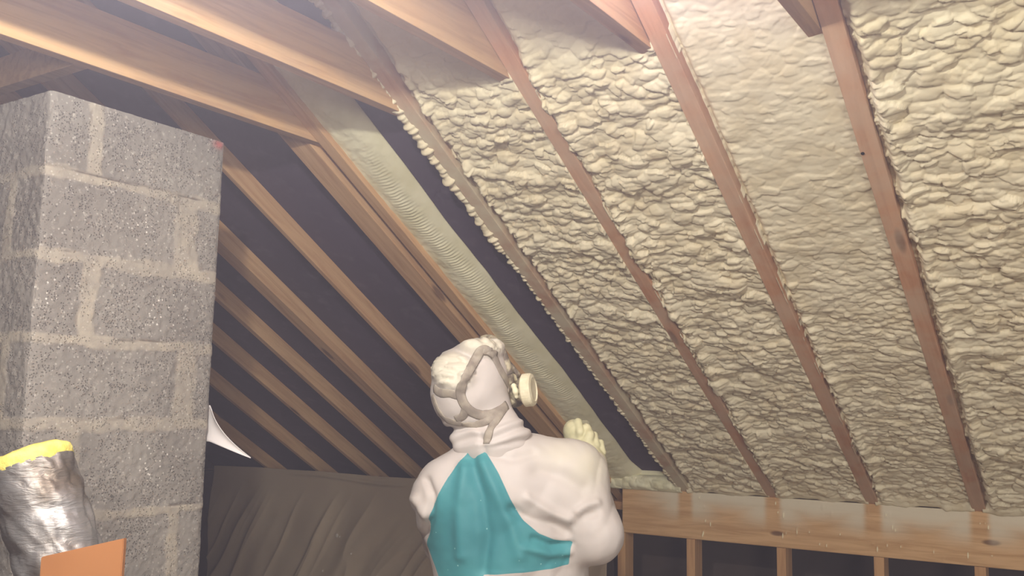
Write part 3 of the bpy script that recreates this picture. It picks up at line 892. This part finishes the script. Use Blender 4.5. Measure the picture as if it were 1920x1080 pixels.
# body (one continuous figure under the clothing)
HC = loc3(884, 722, 2.52)
def face_ax(a, b, c): # head axes: a right, b forward, c up ; the head is turned right and tilted up
    yaw = math.radians(-50); pit = math.radians(18)
    f = np.array([math.sin(-yaw)*math.cos(pit), math.cos(-yaw)*math.cos(pit), math.sin(pit)])
    r = np.array([math.cos(-yaw), -math.sin(-yaw), 0.]); u = np.cross(r, f)
    return np.array(HC)+a*r+b*f+c*u
def body(P):
    d = suit(.022, P)
    f = lambda p, q, r1, r2, dd, k=.02: smin(dd, sd_cap(P, p, q, r1, r2), k)
    d = f(face_ax(0, -.015, .02), face_ax(0, .02, .015), .078, .075, d)
    d = f(face_ax(0, .03, -.06), face_ax(0, .055, -.085), .055, .035, d, .03)
    d = f(face_ax(0, -.02, -.05), tuple(np.array(loc3(925, 850, 2.5))), .055, .062, d, .03)
    d = f(face_ax(0, .095, .0), face_ax(0, .112, -.03), .009, .014, d, .012)   # nose
    for s_ in (-1, 1):
        d = f(face_ax(s_*.079, -.005, .0), face_ax(s_*.082, -.012, -.03), .014, .010, d, .008)  # ears
        e = sd_ell(P, face_ax(s_*.032, .100, .012), [.013, .013, .010]); d = np.maximum(d, -e)
    mo = sd_cap(P, face_ax(-.02, .100, -.062), face_ax(.02, .100, -.062), .005, .005); d = np.maximum(d, -mo)
    return d
msk = Mat('skin', .5); msk.color((205, 160, 138))
sdf_obj('body', body, lo, (hi[0], hi[1], .2), .008, msk.m, person, 1, lambda V, N: (to_world(V), None))

# hood
NK = loc3(918, 800, 2.50)
def hood(P):
    d = sd_ell(P, loc3(881, 723, 2.52), [.099, .118, .108])
    d = smin(d, sd_ell(P, loc3(872, 745, 2.49), [.084, .09, .082]), .03)
    d = smin(d, sd_ell(P, loc3(898, 692, 2.52), [.074, .10, .075]), .03)
    d = smin(d, sd_cap(P, loc3(912, 775, 2.50), loc3(925, 826, 2.49), .068, .094), .03)
    d = smin(d, sd_cap(P, loc3(868, 826, 2.47), loc3(960, 822, 2.47), .030, .034), .03)
    # opening for the face
    o_ = sd_ell(P, face_ax(0, .13, -.005), [.075, .075, .085]); d = np.maximum(d, -o_)
    return d
HB = np.array(loc3(915, 828, 2.42))
def hood_post(V, N):
    Vw = to_world(V); px, py = to_px(Vw)
    low = sstep(775, 800, py)
    a = np.arctan2(px-915, 60-(py-760))
    h = low*.0050*np.sin(py*.23+px*.06+3*fbm(px*.02, py*.02, 2, 5))*sstep(845, 825, py)
    h += low*-.006*np.exp(-((px-905-(py-830)*.2)/7)**2)*sstep(790, 815, py)
    h += .0020*fbm(V[:, 0]*26, V[:, 2]*26, 3, 61)+.003*fbm(V[:, 0]*9+V[:, 1]*9, V[:, 2]*9, 2, 64)
    # foam crust on the crown
    cr_ = np.exp(-(np.maximum(np.hypot((px-852)/42, (py-697)/38)-.55, 0)/.35)**2)*(N[:, 1] < .5)
    cr_ = np.maximum(cr_, np.exp(-(np.hypot((px-905)/40, (py-655)/14)/1.0)**4))
    lm = lumps(V[:, 0]*1.2+V[:, 1], V[:, 2]*1.0, 71, .75, 1)
    h += cr_*(lm*1.25+.004)
    return to_world(V+N*h[:, None]), {'spray': np.clip(cr_*1.1, 0, 1), 'teal': np.full(len(V), .2)}
sdf_obj('hood', hood, (HC[0]-.16, HC[1]-.2, HC[2]-.22), (HC[0]+.22, HC[1]+.2, .22), .004, M_suit, person, 2, hood_post, 'white hood crusted with foam on the crown')

# respirator
dg = bpy.context.evaluated_depsgraph_get()
from mathutils.bvhtree import BVHTree
hood_o = [o for o in C.objects if o.name.startswith('hood')][0]
bv = BVHTree.FromObject(hood_o, dg)
mstr = Mat('harness', .6); mstr.color(mstr.mix(mstr.fac(mstr.noise(30), .35, .65), (138, 128, 118), (164, 154, 140))); mstr.bump(mstr.noise(80), .3, .002)
mfr = Mat('mask_rubber', .55); mfr.color(mfr.mix(mfr.fac(mfr.noise(35), .4, .6), (172, 162, 138), (98, 88, 78))); mfr.bump(mfr.noise(60), .5, .004)
mcart = Mat('cartridge', .5); mcart.color(mcart.mix(mcart.fac(mcart.noise(25), .35, .65), (226, 218, 190), (206, 196, 166)))
mlens = Mat('lens', .12); mlens.color((150, 145, 140)); mlens.b.inputs['Alpha'].default_value = .45
def on_hood(px, py, lift=.002):
    d = Vector(pt(px, py, 1.0)); d.normalize()
    hit = bv.ray_cast(Vector((0, 0, 0)), d)
    if hit[0] is None:
        q = Vector(pt(px, py, 2.5)); hit = bv.find_nearest(q)
    return hit[0]+hit[1]*lift, hit[1]
resp = None
bmf = bmesh.new()
def fw(a, b, c): return to_world(np.array(face_ax(a, b, c)))
# frame: oval rim of the face piece
rim = [fw(.086*math.cos(t), .088-.024*math.cos(t)**2, .012+.094*math.sin(t)) for t in np.linspace(0, 2*math.pi, 49)]
tube(bmf, [tuple(p) for p in rim], .011, 12, cap=False)
tube(bmf, [tuple(fw(0, .10, -.055)), tuple(fw(0, .135, -.06))], [.040, .032], 20)
tube(bmf, [tuple(pt(935, 700, 2.56)), tuple(pt(972, 724, 2.54))], [.034, .022], 16)
tube(bmf, smooth_path([tuple(pt(930, 662, 2.53)), tuple(pt(955, 684, 2.53)), tuple(pt(972, 706, 2.53))], 5), .009, 10)
tube(bmf, smooth_path([tuple(pt(945, 756, 2.53)), tuple(pt(962, 752, 2.53)), tuple(pt(975, 742, 2.52))], 5), .010, 10)
resp = obj('respirator', bmf, mfr.m, person, True); resp['label'] = 'foam crusted respirator'
bml = bmesh.new()
nl = 18; vv = []
for i in range(nl):
    row = []
    for j in range(nl):
        a = (i/(nl-1)*2-1); b = (j/(nl-1)*2-1)
        sq = math.sqrt(max(0, 1-b*b*.75))
        p = fw(.076*a*sq, .082+.040*(1-a*a)*(1-.4*b*b), .018+.078*b); row.append(bml.verts.new(p))
    vv.append(row)
for i in range(nl-1):
    for j in range(nl-1): bml.faces.new((vv[i][j], vv[i+1][j], vv[i+1][j+1], vv[i][j+1]))
obj('lens', bml, mlens.m, resp, True)
def cartridge(center, axis, r, th):
    bm = bmesh.new(); a = Vector(axis).normalized()
    prof = [(0, -th*.5), (r*.86, -th*.5), (r, -th*.34), (r, th*.25), (r*.93, th*.42), (r*.72, th*.5), (r*.66, th*.40), (0, th*.40)]
    rot = a.to_track_quat('Z', 'Y').to_matrix(); rings = []
    for (rr, hh) in prof:
        rings.append([bm.verts.new(Vector(center)+rot@Vector((rr*math.cos(t), rr*math.sin(t), hh))) for t in [2*math.pi*k/36 for k in range(36)]] if rr > 0 else [bm.verts.new(Vector(center)+rot@Vector((0, 0, hh)))])
    for A_, B_ in zip(rings, rings[1:]):
        for k in range(36):
            k2 = (k+1) % 36
            if len(A_) == 1: bm.faces.new((A_[0], B_[k2], B_[k]))
            elif len(B_) == 1: bm.faces.new((A_[k], A_[k2], B_[0]))
            else: bm.faces.new((A_[k], A_[k2], B_[k2], B_[k]))
    bmesh.ops.recalc_face_normals(bm, faces=bm.faces)
    return bm
cc = Vector(pt(991, 731, 2.50)); ax1 = Vector(UH)*.93-Vector(VH)*.30+Vector((0, 0, .12))
o = obj('cartridge', cartridge(cc, ax1, .044, .031), mcart.m, resp, False); o['label'] = 'cream filter cartridge'
cc2 = Vector(fw(-.075, .135, -.055)); ax2 = Vector(fw(-1, .3, 0))-Vector(fw(0, 0, 0))
obj('cartridge', cartridge(cc2, ax2, .046, .036), mcart.m, resp, False)
bm = bmesh.new()
tube(bm, smooth_path([tuple(fw(.015, .125, -.055)), tuple(pt(965, 748, 2.56)), tuple(cc-ax1.normalized()*.014)], 6), [.024]*13, 16)
obj('filter_mount', bm, mfr.m, resp, True)
# harness bands over the hood
BANDS = [([(930, 668), (905, 655), (893, 672), (880, 695), (866, 722), (864, 742), (876, 765), (900, 778), (930, 774), (950, 760)], .0105),
         ([(864, 742), (845, 738), (826, 736), (815, 728)], .0105),
         ([(812, 742), (822, 768), (838, 787), (866, 795)], .0085),
         ([(874, 764), (868, 780), (855, 786)], .009),
         ([(866, 795), (892, 796), (915, 788), (940, 770)], .0085),
         ([(948, 762), (932, 785), (918, 808), (912, 832)], .0085),
         ([(905, 655), (922, 662), (936, 690), (950, 715), (958, 735)], .010)]
for pts, wd in BANDS:
    P_, N_ = [], []
    for q in smooth_path([(x, y, 0) for x, y in pts], 6):
        c, nn = on_hood(q[0], q[1], .0015); P_.append(c); N_.append(nn)
    # smooth jitter
    for _ in range(2):
        P_ = [P_[0]]+[(P_[i-1]+P_[i]*2+P_[i+1])/4 for i in range(1, len(P_)-1)]+[P_[-1]]
    bm = bmesh.new(); tube(bm, P_, wd*1.2, 10, (N_, 1.0, .24)); obj('harness_strap', bm, mstr.m, resp, True)
# ragged foam bits on the mask edge
def maskfoam(P):
    d = np.full(P.shape[:-1], 9., np.float32); rs = np.random.RandomState(12)
    for k in range(34):
        t = k/33; x = 905+62*t; y = 648+88*t**1.25
        c = loc3(x+rs.normal(0, 4), y+rs.normal(0, 4), 2.52+rs.normal(0, .012)-.01); d = smin(d, sd_ell(P, c, [rs.uniform(.006, .012)]*3), .006)
    for (x0_, y0_, x1_, y1_) in ((893, 648, 930, 652), (930, 655, 948, 680), (950, 690, 972, 718), (945, 715, 975, 738), (952, 728, 968, 700)):
        d = smin(d, sd_cap(P, loc3(x0_, y0_, 2.51), loc3(x1_, y1_, 2.53), .0055, .0045), .006)
    return d
MC = loc3(935, 690, 2.52)
sdf_obj('foam_crust', maskfoam, (MC[0]-.09, MC[1]-.07, MC[2]-.09), (MC[0]+.09, MC[1]+.07, MC[2]+.09), .003, M_foam_fresh, resp, 1, lambda V, N: (to_world(V), None), 'cream foam crust along the mask edge')

# gloved hands
mgl = Mat('glove', .6); mgl.color(mgl.mix(mgl.fac(mgl.noise(30), .35, .65), (214, 208, 172), (200, 194, 156))); mgl.bump(mgl.noise(60), .4, .003)
def right_glove(P):
    W0 = np.array(loc3(1112, 868, 2.74)); K = np.array(loc3(1082, 822, 2.80))
    d = sd_cap(P, W0, (W0+K)/2, .040, .036)
    d = smin(d, sd_cap(P, (W0+K)/2, K, .036, .036), .02)
    d = smin(d, sd_ell(P, np.array(loc3(1076, 808, 2.79)), [.032, .036, .034]), .012)
    # four fingers curl round the grip, to the right of the palm, thumb on the near side
    fx = [(1078, 798), (1094, 808), (1108, 822), (1120, 836)]
    for k, (x, y) in enumerate(fx):
        a = np.array(loc3(x, y, 2.79)); b = a+np.array([.007, -.022, .010]); c = b+np.array([.005, -.014, -.027]); e_ = c+np.array([-.003, .010, -.022])
        r = .0125-.0008*k
        d = smin(d, sd_cap(P, K, a, .028, r+.003), .008)
        for p, q in ((a, b), (b, c), (c, e_)): d = smin(d, sd_cap(P, p, q, r, r-.001), .004)
    t0 = np.array(loc3(1098, 838, 2.75)); t1 = np.array(loc3(1106, 815, 2.75)); t2 = np.array(loc3(1100, 800, 2.78))
    d = smin(d, sd_cap(P, t0, t1, .015, .013), .008); d = smin(d, sd_cap(P, t1, t2, .013, .011), .004)
    return d
GC = loc3(1092, 828, 2.79)
sdf_obj('glove', right_glove, (GC[0]-.10, GC[1]-.11, GC[2]-.10), (GC[0]+.10, GC[1]+.11, GC[2]+.10), .003, mgl.m, person, 2, lambda V, N: (to_world(V), None), 'pale yellow foam stained right glove')
def left_glove(P):
    W0 = np.array(loc3(985, 898, 2.915)); K = W0+np.array([.045, .055, .02])
    d = sd_cap(P, W0, K, .036, .033)
    for k in range(4):
        a = K+np.array([.012, .01, .026-.018*k]); b = a+np.array([.034, .018, 0]); c = b+np.array([.006, -.032, 0]); e_ = c+np.array([-.026, -.010, 0]); r = .0115
        d = smin(d, sd_cap(P, K, a, .024, r+.002), .008)
        for p, q in ((a, b), (b, c), (c, e_)): d = smin(d, sd_cap(P, p, q, r, r-.001), .004)
    t = K+np.array([.0, -.028, .03]); d = smin(d, sd_cap(P, W0+np.array([.02, -.01, .02]), t, .015, .013), .008)
    d = smin(d, sd_cap(P, t, t+np.array([.028, -.004, .004]), .013, .011), .004)
    return d
GL = loc3(985, 898, 2.915)
sdf_obj('glove', left_glove, (GL[0]-.06, GL[1]-.06, GL[2]-.09), (GL[0]+.15, GL[1]+.16, GL[2]+.11), .0035, mgl.m, person, 2, lambda V, N: (to_world(V), None))
# boots
mbt = Mat('boot', .6); mbt.color((70, 62, 56))
for s_ in (-1, 1):
    c = np.array([u0+s_*.13, 2.56, FLOOR])
    fn = lambda P, c=c: np.maximum(smin(sd_cap(P, c+[0, 0, .05], c+[0, .17, .035], .052, .045), sd_cap(P, c+[0, 0, .05], c+[0, 0, .16], .052, .060), .02), -(P[..., 2]-FLOOR-.001))
    sdf_obj('boot', fn, c-[.1, .1, .02], c+[.1, .26, .24], .006, mbt.m, person, 1, lambda V, N: (to_world(V), None))

# ------------------------------------------------------------------ spray gun and hose
def gun():
    g = np.array(loc3(1092, 822, 2.845))
    G = lambda a, b, c: tuple(to_world(g+np.array([a, b, c])))
    root = empty('spray_gun', G(0, 0, 0))
    mg = Mat('gun_metal', .6, 0); mg.color((138, 132, 108))
    def bx(bm, c, s_):
        vs = [bm.verts.new(G(c[0]+sx*s_[0], c[1]+sy_*s_[1], c[2]+sz*s_[2])) for sx in (-1, 1) for sy_ in (-1, 1) for sz in (-1, 1)]
        fs = [bm.faces.new([vs[i] for i in f]) for f in ((0, 1, 3, 2), (4, 6, 7, 5), (0, 4, 5, 1), (2, 3, 7, 6), (0, 2, 6, 4), (1, 5, 7, 3))]
        bmesh.ops.recalc_face_normals(bm, faces=fs); bmesh.ops.bevel(bm, geom=list({e for f in fs for e in f.edges}), offset=.004, segments=2, affect='EDGES')
    bm = bmesh.new(); bx(bm, (0, .03, .035), (.017, .065, .02)); obj('gun_body', bm, mg.m, root)
    bm = bmesh.new(); tube(bm, [G(0, -.004, .02), G(0, -.012, -.075)], [.017, .015], 14); obj('grip', bm, mg.m, root, True)
    bm = bmesh.new(); tube(bm, [G(0, .09, .037), G(0, .125, .045), G(0, .14, .048)], [.014, .010, .005], 16); obj('nozzle', bm, M_foam_fresh, root, True)
    bm = bmesh.new(); tube(bm, smooth_path([G(0, .05, .016), G(0, .045, -.015), G(0, .02, -.03)], 4), .004, 8); obj('trigger', bm, mg.m, root, True)
    tag(root, 'small metal spray gun coated with foam in the raised gloved hand', 'spray gun')
    Lh = np.array(loc3(985, 898, 2.915))+np.array([.075, .055, .02])
    wv = lambda q: tuple(to_world(np.array(q)))
    bm = bmesh.new()
    tube(bm, smooth_path([G(0, -.012, -.085), G(-.01, .0, -.14), wv(Lh+[.03, .0, .06]), wv(Lh), wv(Lh+[.0, .01, -.25]), wv([Lh[0]-.02, 2.98, -.9]), wv([Lh[0]+.0, 2.98, -1.4]),
                          wv([Lh[0]+.10, 3.02, FLOOR+.02]), wv([Lh[0]+.6, 3.1, FLOOR+.02]), wv([Lh[0]+1.1, 2.6, FLOOR+.02])], 10), .015, 12)
    mh = Mat('hose', .6); mh.color((86, 78, 74))
    tag(obj('spray_hose', bm, mh.m, None, True), 'dark supply hose running from the spray gun down to the floor', 'hose')
gun()

# ------------------------------------------------------------------ haze of sprayed mist filling the attic
bm = bmesh.new(); prism(bm, [(-.9, FLOOR+.01), (W-.001, FLOOR+.01), (W-.001, zpl(W)-.001), (-.9, zpl(-.9)-.001)], 0, -5.2, 2.6)
mz = bpy.data.materials.new('mist'); mz.use_nodes = True; nt = mz.node_tree; nt.nodes.clear()
out = nt.nodes.new('ShaderNodeOutputMaterial'); vs = nt.nodes.new('ShaderNodeVolumeScatter')
vs.inputs['Color'].default_value = (.87, .81, 1, 1); vs.inputs['Density'].default_value = .044; vs.inputs['Anisotropy'].default_value = .3
geo = nt.nodes.new('ShaderNodeNewGeometry'); sx = nt.nodes.new('ShaderNodeSeparateXYZ'); nt.links.new(geo.outputs['Position'], sx.inputs[0])
def mr(sock, a, b, lo, hi):
    r = nt.nodes.new('ShaderNodeMapRange'); r.interpolation_type = 'SMOOTHSTEP'
    for k, v in (('From Min', a), ('From Max', b), ('To Min', lo), ('To Max', hi)): r.inputs[k].default_value = v
    nt.links.new(sock, r.inputs['Value']); return r.outputs[0]
def mu(op, a, b):
    r = nt.nodes.new('ShaderNodeMath'); r.operation = op
    for k, v in ((0, a), (1, b)):
        if isinstance(v, float): r.inputs[k].default_value = v
        else: nt.links.new(v, r.inputs[k])
    return r.outputs[0]
# the mist gathers under the roof above the sprayed bays
cloud = mu('MULTIPLY', mu('MULTIPLY', mr(sx.outputs['Z'], .30, .95, 0, 1), mr(sx.outputs['X'], -2.1, -1.0, 0, 1)), mr(sx.outputs['X'], .5, -.5, 0, 1))
nt.links.new(mu('ADD', mu('MULTIPLY', cloud, .22), .036), vs.inputs['Density'])
nt.links.new(vs.outputs[0], out.inputs['Volume'])
S.cycles.volume_step_rate = 2.0
hz = obj('mist', bm, mz); tag(hz, 'thin pale mist of sprayed foam hanging in the attic air', 'mist', kind='stuff')
